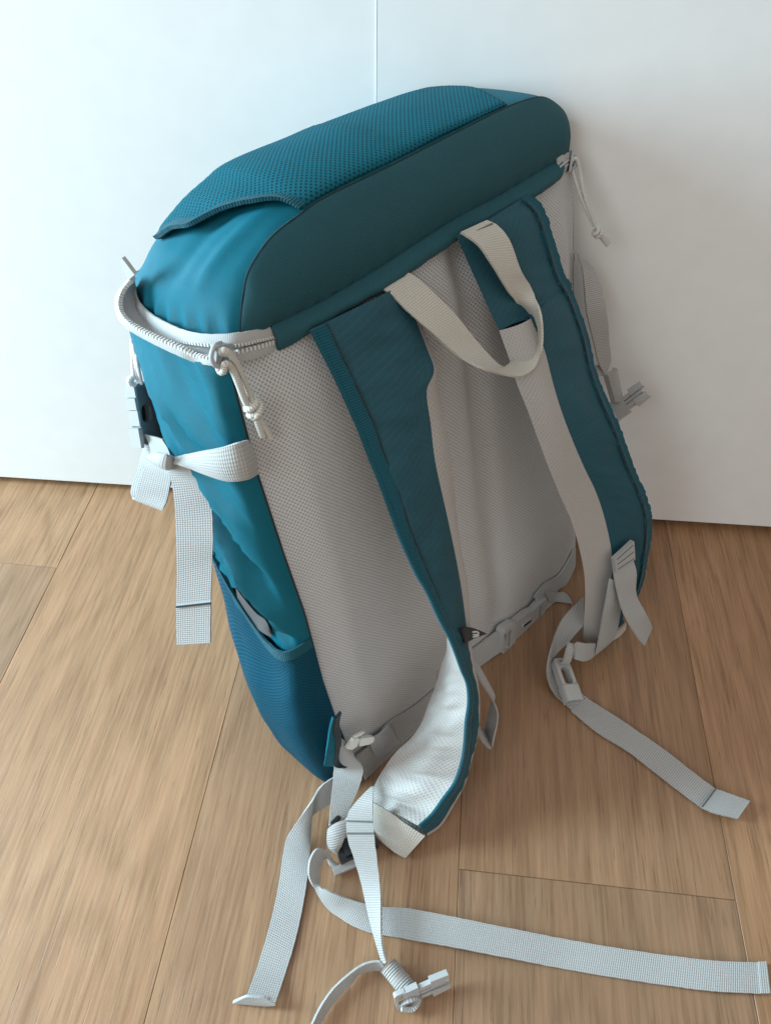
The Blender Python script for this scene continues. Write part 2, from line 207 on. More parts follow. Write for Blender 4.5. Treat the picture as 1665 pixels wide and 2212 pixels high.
mat_plain('metal_zip',(.36,.38,.39),.45,.5)
mat_plain('door_white',(.74,.74,.73),.42,.35,0,40)
mat_plain('zip_tooth',(.62,.62,.60),.5,.4)
mat_plain('dark_recess',(.03,.027,.024),.9,.2)
def mat_wood():
    m,nt,b=new_mat('oak_plank'); N=NT(nt)
    tc=N.n('ShaderNodeTexCoord'); oi=N.n('ShaderNodeObjectInfo')
    rnd=oi.outputs['Random']
    mp=N.n('ShaderNodeVectorMath',operation='MULTIPLY_ADD'); N.l(tc.outputs['Object'],mp.inputs[0]); mp.inputs[1].default_value=(1,1,1)
    cmb=N.n('ShaderNodeCombineXYZ'); N.l(N.math('MULTIPLY',rnd,13.7),cmb.inputs[0]); N.l(N.math('MULTIPLY',rnd,31.3),cmb.inputs[1]); N.l(cmb.outputs[0],mp.inputs[2])
    P=mp.outputs[0]
    def st(sx,sy):
        v=N.n('ShaderNodeVectorMath',operation='MULTIPLY'); N.l(P,v.inputs[0]); v.inputs[1].default_value=(sx,sy,1); return v.outputs[0]
    # growth rings: wandering stripes along the plank
    warp=N.noise(st(6,1.5),1.0,3,.45)
    sep=N.n('ShaderNodeSeparateXYZ'); N.l(P,sep.inputs[0])
    ring=N.math('ADD',N.math('MULTIPLY',sep.outputs[0],24),N.math('MULTIPLY',warp,15))
    ring=N.math('MULTIPLY_ADD',N.math('SINE',N.math('MULTIPLY',ring,TAU)),.5,.5)
    mid=N.noise(st(110,3.6),1.0,4,.65)
    fine=N.noise(st(380,13),1.0,4,.68)
    fib=N.noise(st(900,24),1.0,2,.6)
    pores=N.smooth(N.noise(st(640,24),1.0,3,.6),.58,.70)
    big=N.noise(st(9,1.6),1.0,3,.5)
    ring=N.math('POWER',ring,1.6)
    c=N.mix(N.math('MULTIPLY',ring,.62),(.325,.178,.092),(.208,.107,.051))
    c=N.mix(N.smooth(mid,.36,.62),N.mix(.50,c,(.150,.078,.038)),c)
    c=N.mix(N.smooth(fine,.32,.70),c,N.mix(.5,c,(.46,.285,.165)))
    c=N.mix(N.math('MULTIPLY',pores,.55),c,(.105,.054,.026))
    c=N.mix(N.smooth(big,.35,.70),N.mix(.30,c,(.20,.105,.050)),c)
    tint=N.mix(rnd,(.84,.86,.90),(1.10,1.05,1.0))
    mm=N.n('ShaderNodeMix',data_type='RGBA',blend_type='MULTIPLY'); mm.inputs[0].default_value=1; N.l(c,mm.inputs[6]); N.l(tint,mm.inputs[7])
    N.l(mm.outputs[2],b.inputs['Base Color'])
    ro=N.math('MULTIPLY_ADD',fine,.16,.34); N.l(ro,b.inputs['Roughness']); b.inputs['Specular IOR Level'].default_value=.5
    hh=N.math('SUBTRACT',N.math('MULTIPLY',fine,.5),pores); N.l(N.bump(hh,.25,.0003,N.bump(fib,.2,.0002)),b.inputs['Normal'])
mat_wood()
# ------------------------------------------------------------------ mesh helpers
BASE=None; BASELOC=np.zeros(3)
def link(name,verts,faces,uvs,mat,parent,smooth=True,kind=None,label=None,autosharp=None):
    me=bpy.data.meshes.new(name); me.from_pydata([tuple(v) for v in verts],[],faces)
    if uvs is not None:
        ul=me.uv_layers.new(name='UVMap')
        for lp in me.loops: ul.data[lp.index].uv=uvs[lp.vertex_index] if len(uvs)==len(verts) else uvs[lp.index]
    me.materials.append(MAT[mat]); me.validate(); me.update()
    if smooth:
        me.shade_smooth()
        if autosharp: me.set_sharp_from_angle(angle=R(autosharp))
    o=bpy.data.objects.new(name,me); COL.objects.link(o)
    if parent is not None: o.parent=parent
    if kind: o['kind']=kind
    if label: o['label']=label
    return o
def rel(P): return [np.asarray(p)-BASELOC for p in P]
def gridmesh(name,G,mat,parent,uvs=None,closed=False,thick=0,kind=None,uvo=(0,0),label=None):
    """G: array (n,m,3) world coords"""
    G=np.asarray(G,float); n,m=G.shape[:2]
    if uvs is None:
        du=np.concatenate([[0],np.cumsum(np.linalg.norm(np.diff(G,axis=1),axis=2).mean(0))])
        dv=np.concatenate([[0],np.cumsum(np.linalg.norm(np.diff(G,axis=0),axis=2).mean(1))])
        uvs=[(du[j]+uvo[0],dv[i]+uvo[1]) for i in range(n) for j in range(m)]
    V=rel(G.reshape(-1,3)); F=[]
    for i in range(n-1):
        for j in range(m-1): F.append((i*m+j,i*m+j+1,(i+1)*m+j+1,(i+1)*m+j))
    o=link(name,V,F,uvs,mat,parent,kind=kind,label=label)
    if thick:
        md=o.modifiers.new('t','SOLIDIFY'); md.thickness=thick; md.offset=0
    return o
def pchip(x,Y,xq):
    x=np.asarray(x,float); Y=np.asarray(Y,float); sh=Y.shape[1:]; Y=Y.reshape(len(x),-1); xq=np.asarray(xq,float)
    h=np.diff(x); dl=np.diff(Y,axis=0)/h[:,None]; d=np.zeros_like(Y)
    for k in range(1,len(x)-1):
        w1=2*h[k]+h[k-1]; w2=h[k]+2*h[k-1]
        ok=dl[k-1]*dl[k]>0
        d[k][ok]=(w1+w2)/(w1/dl[k-1][ok]+w2/dl[k][ok])
    d[0]=dl[0]; d[-1]=dl[-1]
    i=np.clip(np.searchsorted(x,xq)-1,0,len(x)-2); t=((xq-x[i])/h[i])[:,None]; H=h[i][:,None]
    r=Y[i]*(2*t**3-3*t**2+1)+H*d[i]*(t**3-2*t**2+t)+Y[i+1]*(-2*t**3+3*t**2)+H*d[i+1]*(t**3-t**2)
    return r.reshape((len(xq),)+sh)
def catmull(P,n):
    """smooth resample of stations P (k,...) by arclength, n samples"""
    P=np.asarray(P,float); k=len(P); flat=P.reshape(k,-1)
    c=P.reshape(k,-1,3).mean(1); t=np.concatenate([[0],np.cumsum(np.maximum(np.linalg.norm(np.diff(c,axis=0),axis=1),1e-5)**.5)])
    d=np.zeros_like(flat)
    d[1:-1]=(flat[2:]-flat[:-2])/(t[2:]-t[:-2])[:,None]; d[0]=(flat[1]-flat[0])/(t[1]-t[0]); d[-1]=(flat[-1]-flat[-2])/(t[-1]-t[-2])
    q=np.linspace(0,t[-1],n); i=np.clip(np.searchsorted(t,q)-1,0,k-2); H=(t[i+1]-t[i])[:,None]; s=((q-t[i])/(t[i+1]-t[i]))[:,None]
    r=flat[i]*(2*s**3-3*s**2+1)+H*d[i]*(s**3-2*s**2+s)+flat[i+1]*(-2*s**3+3*s**2)+H*d[i+1]*(s**3-s**2)
    return r.reshape((n,)+P.shape[1:])
def ribbon(name,rails,mat,parent,thick=.0015,n=None,nc=5,bow=0.,kind=None,label=None,wob=.0003,uv0=0):
    S=np.asarray(rails,float)
    ln=np.linalg.norm(np.diff(S.mean(1),axis=0),axis=1).sum(); n=n or int(min(160,max(12,ln/.0025)))
    Q=catmull(S,n); A,B=Q[:,0],Q[:,-1]
    tan=np.gradient((A+B)/2,axis=0); wv=B-A; nr=np.cross(tan,wv); nr/=np.maximum(np.linalg.norm(nr,axis=1),1e-9)[:,None]
    for k in range(3): # smooth the normals
        nr[1:-1]=(nr[:-2]+2*nr[1:-1]+nr[2:])/4; nr/=np.maximum(np.linalg.norm(nr,axis=1),1e-9)[:,None]
    Lc=np.concatenate([[0],np.cumsum(np.linalg.norm(np.diff((A+B)/2,axis=0),axis=1))]); W=max(np.median(np.linalg.norm(wv,axis=1)),.004)
    V=[];U=[];F=[]
    ss=np.linspace(0,1,nc)
    ring=2*nc
    sd=random.random()*50
    for i in range(n):
        wj=wob*(noise.noise(Vector((Lc[i]*300,sd,0)))); wd=wv[i]/max(np.linalg.norm(wv[i]),1e-9)
        for s in ss:
            V.append(A[i]+wv[i]*s+nr[i]*(thick/2+bow*math.sin(math.pi*s))+wd*wj); U.append((s*W,Lc[i]+uv0))
        for s in ss[::-1]:
            V.append(A[i]+wv[i]*s+nr[i]*(-thick/2+bow*math.sin(math.pi*s))+wd*wj); U.append((s*W,Lc[i]+uv0))
    for i in range(n-1):
        for j in range(ring): F.append((i*ring+j,i*ring+(j+1)%ring,(i+1)*ring+(j+1)%ring,(i+1)*ring+j))
    F.append(tuple(range(ring))[::-1]); F.append(tuple((n-1)*ring+j for j in range(ring)))
    V=[floorclamp(v,.0006) for v in V]
    return link(name,rel(V),F,U,mat,parent,kind=kind,label=label,autosharp=50)
def tube(name,pts,r,mat,parent,n=None,seg=8,kind=None,caps=True,smooth=True,flat=1.0):
    P=np.asarray(pts,float); n=n or max(8,len(P)*4)
    if smooth and len(P)>2: P=catmull(P,n)
    n=len(P); T=np.gradient(P,axis=0); T/=np.maximum(np.linalg.norm(T,axis=1),1e-9)[:,None]
    N0=np.cross(T[0],[0.3,.5,.8]); N0/=np.linalg.norm(N0)
    V=[];U=[];F=[];Lc=0; rr=r if hasattr(r,'__len__') else [r]*n
    rr=np.interp(np.linspace(0,1,n),np.linspace(0,1,len(rr)),rr)
    for i in range(n):
        N0=N0-T[i]*(N0@T[i]); N0/=np.linalg.norm(N0); B0=np.cross(T[i],N0)
        if i: Lc+=np.linalg.norm(P[i]-P[i-1])
        for k in range(seg):
            a=TAU*k/seg; V.append(P[i]+(N0*math.cos(a)+B0*math.sin(a)*flat)*rr[i]); U.append((k/seg*TAU*rr[i],Lc))
    for i in range(n-1):
        for k in range(seg): F.append((i*seg+k,i*seg+(k+1)%seg,(i+1)*seg+(k+1)%seg,(i+1)*seg+k))
    if caps: F.append(tuple(range(seg))[::-1]); F.append(tuple((n-1)*seg+k for k in range(seg)))
    return link(name,rel(V),F,U,mat,parent,kind=kind,autosharp=60)
def frame(o,x,up):
    x=np.asarray(x,float); x=x/np.linalg.norm(x); z=np.asarray(up,float); z=z-x*(z@x); z/=np.linalg.norm(z); y=np.cross(z,x); return np.asarray(o,float),x,y,z
def bm_obj(name,bm,fr,mat,parent,bevel=.0008,seg=2,kind=None,label=None,smooth=True):
    if bevel: bmesh.ops.bevel(bm,geom=[e for e in bm.edges if len(e.link_faces)==2 and e.calc_face_angle(0)>.5],offset=bevel,segments=seg,affect='EDGES',clamp_overlap=True)
    o,x,y,z=fr
    V=[o+x*v.co.x+y*v.co.y+z*v.co.z for v in bm.verts]; bm.verts.index_update()
    F=[tuple(v.index for v in f.verts) for f in bm.faces]; U=[(v.co.x,v.co.y) for v in bm.verts]
    ob=link(name,rel(V),F,U,mat,parent,kind=kind,label=label,smooth=smooth,autosharp=40); bm.free(); return ob
def bx(bm,x0,x1,y0,y1,z0,z1,tap=0):
    vs=[bm.verts.new(p) for p in ((x0,y0,z0),(x1,y0+tap,z0),(x1,y1-tap,z0),(x0,y1,z0),(x0,y0,z1),(x1,y0+tap,z1),(x1,y1-tap,z1),(x0,y1,z1))]
    for f in ((3,2,1,0),(4,5,6,7),(0,1,5,4),(1,2,6,5),(2,3,7,6),(3,0,4,7)): bm.faces.new([vs[i] for i in f])
def plate(bm,pts,z0,z1):
    a=[bm.verts.new((x,y,z0)) for x,y in pts]; b=[bm.verts.new((x,y,z1)) for x,y in pts]; k=len(pts)
    bm.faces.new(a[::-1]); bm.faces.new(b)
    for i in range(k): bm.faces.new((a[i],a[(i+1)%k],b[(i+1)%k],b[i]))
def ringplate(bm,outer,inner,z0,z1):
    k=len(outer); g=[[bm.verts.new((x,y,z)) for x,y in P] for P in (outer,inner) for z in (z0,z1)]
    for i in range(k):
        j=(i+1)%k
        bm.faces.new((g[1][i],g[1][j],g[3][j],g[3][i])); bm.faces.new((g[0][j],g[0][i],g[2][i],g[2][j]))
        bm.faces.new((g[0][i],g[0][j],g[1][j],g[1][i])); bm.faces.new((g[2][j],g[2][i],g[3][i],g[3][j]))
def rrect(cx,cy,hx,hy,r,k=4):
    P=[]
    for q,(sx,sy) in enumerate(((1,1),(-1,1),(-1,-1),(1,-1))):
        for i in range(k+1):
            a=math.pi/2*(q+i/k); P.append((cx+sx*(hx-r)+r*math.cos(a),cy+sy*(hy-r)+r*math.sin(a)))
    return P
def empty(name,loc,label=None,cat=None,group=None):
    o=bpy.data.objects.new(name,None); COL.objects.link(o); o.location=loc; o.empty_display_size=.05
    if label: o['label']=label
    if cat: o['category']=cat
    if group: o['group']=group
    return o
D={k:np.array(v)/1e4 for k,v in DT.items()}
# ------------------------------------------------------------------ floor
yaw=FR['plank_yaw']; pd=np.array([math.sin(yaw),math.cos(yaw)]); pn=np.array([math.cos(yaw),-math.sin(yaw)]); a0=FR['a0']; pw=FR['pw']
sub=link('floor',[(-4,-3,-.0095),(4,-3,-.0095),(4,3,-.0095),(-4,3,-.0095)],[(0,1,2,3)],None,'dark_recess',None,smooth=False); sub['kind']='structure'
PL=1.26; joints={-1:FR['j0'],2:FR['j1']}
plank_cache={}
def plank(cx,cy,ln):
    key=round(ln,4)
    if key not in plank_cache:
        bm=bmesh.new(); bx(bm,-pw/2+.00012,pw/2-.00012,-ln/2+.00012,ln/2-.00012,-.008,0)
        bmesh.ops.bevel(bm,geom=[e for e in bm.edges if all(v.co.z>-.001 for v in e.verts)],offset=.0004,segments=1,affect='EDGES')
        me=bpy.data.meshes.new('plank'); bm.to_mesh(me); bm.free(); me.materials.append(MAT['oak_plank']); plank_cache[key]=me
    o=bpy.data.objects.new('plank',plank_cache[key]); COL.objects.link(o); o.parent=sub; o.location=(cx,cy,0); o.rotation_euler=(0,0,-yaw)
for k in range(-6,7):
    j=joints.get(k,random.uniform(-.6,.6)+ (1.1 if k in (0,1,3) else 0))
    if k in (0,): j=-.42
    if k in (1,): j=-.36
    if k==3: j=-.5
    for q in (-1,0,1):
        mid=j+PL*(q-.5); c=pn*(a0+(k+.5)*pw)+pd*mid
        plank(c[0],c[1],PL)
# ------------------------------------------------------------------ cabinet doors
tw=np.array([NW[1],-NW[0],0]); zt=np.array([0,0,1.])
def door(name,s0,s1,label,proud=0.):
    bm=bmesh.new(); bx(bm,s0,s1,-proud,.018,0.011,2.3)
    fr=(NW*WD,tw,NW,zt); global BASELOC
    cx=(s0+s1)/2; loc=NW*WD+tw*cx; BASELOC=loc
    o=bm_obj(name,bm,fr,'door_white',None,bevel=.0010,seg=2); o.location=loc
    o['label']=label; o['category']='cabinet door'; o['group']='white cabinet doors'; return o
door('cabinet_door',-1.35,FR['wa']-.0004,'plain white cabinet door left of the thin vertical gap')
door('cabinet_door',FR['wa']+.00008,1.35,'plain white cabinet door right of the thin vertical gap',.0012)
BASELOC=np.zeros(3)
pb=[NW*(WD+.03)+tw*s+zt*z for s,z in ((-1.5,0),(1.5,0),(1.5,2.3),(-1.5,2.3))]
wl=link('wall',pb,[(0,1,2,3)],None,'door_white',None,smooth=False); wl['kind']='structure'
# ------------------------------------------------------------------ backpack
BASELOC=O.copy()
BP=empty('backpack',tuple(O),'teal and grey hiking backpack leaning back against the white doors, straps spread on the floor','backpack')
W=.304
def lerp(a,b,t): return a+(b-a)*t
def interp(x,T): return float(np.interp(x,[p[0] for p in T],[p[1] for p in T]))
def sm(a,b,x):
    t=min(1,max(0,(x-a)/(b-a))); return t*t*(3-2*t)
def wf(v): return .231*max(v,0)+.0025
def nz(x,y,z=0): return noise.noise(Vector((x,y,z)))
# back panel --------------------------------------------------------
LE=[(-.02,.005),(.034,.003),(.081,0),(.124,-.001),(.194,.001),(.25,-.001),(.314,-.002),(.364,0),(.39,.002)]
RE=[(-.02,.303),(.01,.308),(.04,.309),(.3,.304),(.36,.303),(.39,.3)]
def back_v(u,w):
    ul,ur=interp(w,LE),interp(w,RE); t=(u-ul)/(ur-ul)
    g=.178+.0 if w>.2 else .178+(.2-w)*.05
    edge=sm(0,.10,t)*sm(0,.08,1-t); groove=math.exp(-((u-g)/.010)**2)
    amp=.007*sm(-.005,.09,w)*sm(0,.06,.40-w)
    pad=amp*edge*1.25-.0075*groove*edge*sm(0,.05,w)
    return -(pad)+.0012*nz(u*14,w*9)
n,m=110,90
G=np.zeros((n,m,3))
for i in range(n):
    w=lerp(.001,.392,i/(n-1)); ul,ur=interp(w,LE),interp(w,RE)
    for j in range(m):
        u=lerp(ul,ur,j/(m-1)); G[i,j]=L(u,back_v(u,w),w)
back=gridmesh('back_panel',G,'back_mesh',BP)
# body shell: sides + front -------------------------------------------
def xsec(w,b,D_):
    """cross-section from back-left seam round the front to back-right seam, local u,v"""
    ul,ur=interp(w,LE),interp(w,RE)
    k=[(ul,0),(ul-.48*b,.0012),(ul-.80*b,.0055),(ul-.95*b,.016),(ul-b,.042),(ul-.98*b,.063),(ul-.62*b,.090),(ul-.05*b,.110),(ul+.018,.122),(ul+.05,.130),(W*.5,.134*D_/.12),(ur-.05,.126*D_/.12),(ur-.016,.115*D_/.12),(ur+.004,.09),(ur+.006,.05),(ur+.003,.015),(ur,0)]
    return np.array([(x,y,0) for x,y in k])
def body_b(w): return interp(w,[(0,.019),(.03,.020),(.1,.020),(.16,.017),(.2,.0170),(.28,.0170),(.36,.0150),(.385,.0115)])
NS,NWL=96,100
SH=np.zeros((NWL,NS,3))
def crease(t,w):
    """tension folds running down toward the back seam on the left side"""
    r=0
    for (v0,w0,ang,amp,wd,ln) in ((.030,.300,1.05,.0040,.007,.06),(.045,.262,1.0,.0035,.008,.07),(.022,.255,1.1,-.0035,.006,.05),(.020,.215,.95,.0045,.006,.045),(.040,.225,1.05,-.003,.007,.06),(.014,.190,.7,.0045,.005,.03),(.006,.178,.6,-.004,.005,.025),(.05,.35,.5,.0025,.012,.05),(.025,.362,.9,-.0025,.010,.04)):
        dv,dw=t-v0,w-w0; a=dv*math.cos(ang)+dw*math.sin(ang); c=-dv*math.sin(ang)+dw*math.cos(ang)
        r+=amp*math.exp(-(c/wd)**2-(a/ln)**2)
    # fine tension folds, long axis slanting down towards the back seam
    a=-t*.50+w*-.87; c=-t*.87+w*.50
    f1=1-abs(nz(c*95+1.7,a*16,4)); f2=1-abs(nz(c*60+9,a*9,8))
    return r*1.5+.0030*(f1**4-.4)+.0030*(f2**4-.4)
for i in range(NWL):
    s=i/(NWL-1); wref=lerp(.0,.386,s)
    X=catmull(xsec(wref,body_b(wref),.12),NS)
    for j in range(NS):
        u,v=X[j,0],X[j,1]; w=lerp(wf(v),.386,s)
        if s<.08:
            q=(1-s/.08)**2; cxu,cvv=W/2,.06; u=lerp(u,cxu,.06*q); v=lerp(v,cvv,.10*q)
        if u<.05 and v>.001: u-=crease(v,w)*sm(0,.012,v)*sm(0,.05,.11-v); u+=.0015*nz(v*30,w*16)*sm(0,.02,v)
        SH[i,j]=floorclamp(wallclamp(L(u,v,w)))
jl=int(NS*.46); jr=int(NS*.70)
side=gridmesh('side_panel',SH[:,:jl+1],'teal_twill',BP,label='bright teal side panel on the left of the pack')
gridmesh('front_panel',SH[:,jl:jr+1],'teal_twill',BP)
gridmesh('side_panel',SH[:,jr:],'teal_twill',BP)
bt=np.stack([SH[0],np.stack([floorclamp(L(W/2,.06,wf(.06)))]*NS)]); gridmesh('bottom_panel',bt,'navy_cloth',BP)
tp=np.stack([np.stack([L(lerp(.0,W,.5),.06,.384)]*NS),SH[-1]]); gridmesh('body_top',tp,'lining_grey',BP)
# seam between side and back: dark recessed piping
tube('side_seam',[L(interp(w,LE)-.0004,.0002,w) for w in np.linspace(.165,.39,30)],.0008,'thread_dark',BP,n=90,seg=6)
# side pocket ---------------------------------------------------------
RIM=[(-.002,.172),(.008,.167),(.018,.1645),(.030,.166),(.040,.174),(.050,.188),(.060,.205),(.075,.238),(.095,.262),(.115,.27)]
def pocket_b(w): return interp(w,[(0,.0285),(.02,.030),(.05,.0325),(.09,.032),(.12,.0285),(.15,.0225),(.18,.0188),(.22,.0168),(.27,.016)])
NP,NQ=70,60
PG=np.zeros((NP,NQ,3))
for i in range(NP):
    s=i/(NP-1)
    for j in range(NQ):
        t=j/(NQ-1)
        wt_guess=.2
        # section at this height
        v0=lerp(0,.115,t**1.15); top=interp(v0,RIM); w0=lerp(.0,top,s)
        key=min(59,int(w0/.27*59)); 
        b=pocket_b(w0)
        X=xsec(w0,b,.12); tt=t*7.4
        k0=min(int(tt),len(X)-2); fr_=tt-k0
        # catmull on section
        P0,P1,P2,P3_=X[max(k0-1,0)],X[k0],X[k0+1],X[min(k0+2,len(X)-1)]
        q=.5*((2*P1)+(-P0+P2)*fr_+(2*P0-5*P1+4*P2-P3_)*fr_**2+(-P0+3*P1-3*P2+P3_)*fr_**3)
        u,v=q[0],q[1]; top=interp(v,RIM); w=lerp(wf(v)+.001,top,s)
        if s<.06: qq=(1-s/.06)**2; u=lerp(u,W/2,.010*qq)
        u+=.0022*nz(v*20+3,w*22)*sm(0,.03,v)*sm(0,.03,top-w)
        PG[i,j]=floorclamp(L(u-.0012*sm(0,.02,v),v-.0006,w))
pk=gridmesh('side_pocket',PG,'pocket_mesh',BP,label='darker blue mesh side pocket with bound rim')
rim=np.stack([PG[-1]+ (L(-.0016,0,.001)-L(0,0,0)),PG[-4]+(L(-.0016,0,0)-L(0,0,0))],axis=1)
ribbon('pocket_binding',rim[::2],'teal_binding',pk,thick=.0018,n=80)
# grey inner label in the pocket mouth
ribbon('pocket_lining',D['pocket_item'],'lining_dark',pk,thick=.0008,n=30)
# lid -----------------------------------------------------------------
SEAM=[(.0125,.386),(.0125,.395),(.015,.403),(.019,.411),(.025,.421),(.034,.428),(.046,.434),(.064,.438),(.081,.441),(.132,.443),(.190,.446),(.234,.448),(.258,.447),(.272,.444),(.287,.435),(.294,.428),(.2975,.419),(.2975,.412),(.2965,.407)]
NB=120
SM=catmull(np.array([(u,0,w) for u,w in SEAM]),NB)
Tn=np.gradient(SM,axis=0); Nn=np.stack([-Tn[:,2],0*Tn[:,0],Tn[:,0]],1); Nn/=np.linalg.norm(Nn,axis=1)[:,None]
sarc=np.concatenate([[0],np.cumsum(np.linalg.norm(np.diff(SM,axis=0),axis=1))]); sarc/=sarc[-1]
def crown(u,b):
    if b<.5: return interp(SM[int(b*(NB-1)),0],[(.012,.0175),(.018,.0165),(.026,.0110),(.040,.0095),(.052,.0110),(.070,.0130),(.132,.0135),(.17,.0115)])
    return interp(u,[(.12,.0135),(.190,.0100),(.234,.0060),(.272,.004),(.3,.0035)])
DL=.118
def lidP(bi,a,off=0.):
    """bi float index along the seam arch, a 0..1 depth"""
    i=min(int(bi),NB-2); f=bi-i
    S=SM[i]*(1-f)+SM[i+1]*f; Nv=Nn[i]*(1-f)+Nn[i+1]*f
    e=crown(S[0],bi/(NB-1)); sh=max(0,math.sin(math.pi*min(1,max(0,a))**.85))**.75
    dd=e*sh+off
    drop=.03*sm(.62,1.0,a)*sm(.0,.03,S[2]-.40)
    return (S[0]+Nv[0]*dd, a*DL, S[2]+Nv[2]*dd-drop)
NA=44
T=np.zeros((NB,NA,3))
for i in range(NB):
    for j in range(NA):
        a=(j/(NA-1)); u,v,w=lidP(i,a)
        if u<.06: # soft pleats under the flap and gathers above the zip
            g=.0016*math.sin(v*480+2*nz(v*40,w*20))*math.exp(-((w-.398)/.007)**2)+ .0030*nz(v*34+7,w*26)
            fold=.0040*(math.exp(-((v-.012-(.445-w)*.35)/.0045)**2)-math.exp(-((v-.030-(.445-w)*.5)/.006)**2))*sm(.405,.435,w)
            u-=g+fold
        else: w+=.001*nz(u*16,v*20)
        T[i,j]=wallclamp(L(u,v,w))
gridmesh('lid_shell',T,'teal_twill',BP)
def lowseam(u): return interp(u,[(.0,.388),(.03,.391),(.065,.390),(.108,.392),(.168,.398),(.218,.399),(.285,.403),(.3,.404)])
NBk=26
Bd=np.zeros((NBk,NB,3)); Bk=np.zeros((NBk,NB,3))
for j in range(NB):
    ub=lerp(.0125,.298,sarc[j]); 
    ub=lerp(ub,SM[j,0],.55); wb=min(lowseam(ub),SM[j,2])-.001
    for i in range(NBk):
        s=i/(NBk-1); u=lerp(ub,SM[j,0],s); w=lerp(wb,SM[j,2],s)
        bul=.0065*math.sin(math.pi*s)**.8*sm(0,.12,sarc[j])*sm(0,.10,1-sarc[j])
        Bd[i,j]=L(u,-bul-.0008+.0016*nz(u*26,w*8)*math.sin(math.pi*s)+.0006*math.sin(u*430+3*nz(u*30,1))*math.exp(-((s-.04)/.10)**2),w)
        Bk[i,j]=wallclamp(L(u,DL+.5*bul,w-.03*sm(.0,.03,w-.40)))
gridmesh('lid_band',Bd,'teal_band',BP,label='dark teal panel along the near edge of the lid')
gridmesh('lid_front',Bk[:,::-1],'teal_twill',BP)
tube('lid_seam',[L(SM[j,0],.0002,SM[j,2]) for j in range(2,NB-1,3)],.0008,'seam_teal',BP,n=150,seg=6)
# rain flap under the band
FL=[(.030,.3785,-.002),(.0315,.3775,-.0035),(.065,.3805,-.006),(.106,.3815,-.0065),(.133,.384,-.0065),(.177,.3885,-.0065),(.217,.389,-.0065),(.253,.390,-.006),(.280,.3925,-.0045),(.285,.394,-.003)]
fl=[[L(u,-.0015,lowseam(u)+.001),L(u,(v-.0015)*.7,(lowseam(u)*.5+w*.5)),L(u,v,w)] for u,w,v in FL]
F2=catmull(np.array(fl),90)
FG=np.zeros((90,14,3))
for i in range(90):
    for j in range(14):
        s=j/13; p=pchip([0,.5,1],F2[i],[s])[0]; uu=lerp(.03,.285,i/89)
        FG[i,j]=p+(L(0,-.0022*math.sin(math.pi*s)-.0016*(nz(uu*55,s)+.5*nz(uu*140,2))*s,0)-L(0,0,0))
gridmesh('zip_flap',FG,'teal_band',BP,thick=.0012)
tube('flap_seam',[L(u,-.0012,lowseam(u)+.0004) for u in np.linspace(.03,.285,40)],.0008,'seam_teal',BP,n=80,seg=6)
# stretch-mesh pocket over the lid ---------------------------------------
def bi_at_u(u,side=0):
    j=np.argmin(abs(SM[:,0]-u)+ (SM[:,2]<.40)*1.0); return j
FE=[(0.00,.067),(.06,.063),(.15,.052),(.27,.042),(.36,.032),(.46,.0300),(.54,.0275),(.60,.0262),(.72,.0262)]
def bleft(a):
    u=interp(a,FE); k=float(np.interp(u,SM[:60,0]+np.arange(60)*1e-7,np.arange(60)))
    if a>.60: k=float(np.interp(.0262,SM[:60,0]+np.arange(60)*1e-7,np.arange(60)))+(a-.60)*55
    return max(3,k)
bR=float(np.argmin(abs(SM[:,0]-.2335)))
MG=np.zeros((90,50,3)); MUV=[]
SLEN=np.concatenate([[0],np.cumsum(np.linalg.norm(np.diff(SM,axis=0),axis=1))])
for j in range(50):
    a=j/49*.86; b0=bleft(a); b1=bR+ (6*sm(0,.5,a))
    for i in range(90):
        t=i/89; bi=lerp(b0,b1,t); off=.0020+.0026*math.exp(-t*22)*sm(0,.1,a)*(1-sm(.45,.60,a))
        if i==89: off=.0006
        if j==0: off=.0012
        u,v,w=lidP(bi,max(a,.004),off); 
        w+=.0009*nz(u*20,v*26)
        MG[i,j]=wallclamp(L(u,v,w)); MUV.append((i,j,float(np.interp(bi,np.arange(NB),SLEN)),a*DL*1.12))
MUV=[(q[2],q[3]) for q in sorted(MUV,key=lambda q:(q[0],q[1]))]
lm=gridmesh('lid_mesh_pocket',MG,'lid_mesh',BP,thick=.001,uvs=MUV,label='blue perforated stretch mesh stretched over the lid')
ed=np.stack([MG[0]+(L(-.0016,-.0002,.0012)-L(0,0,0)),MG[3]*.6+MG[2]*.4+(L(0,0,.0016)-L(0,0,0))],1)
ribbon('mesh_binding',ed[:35:2],'teal_binding',lm,thick=.0022,n=90,bow=.0006)
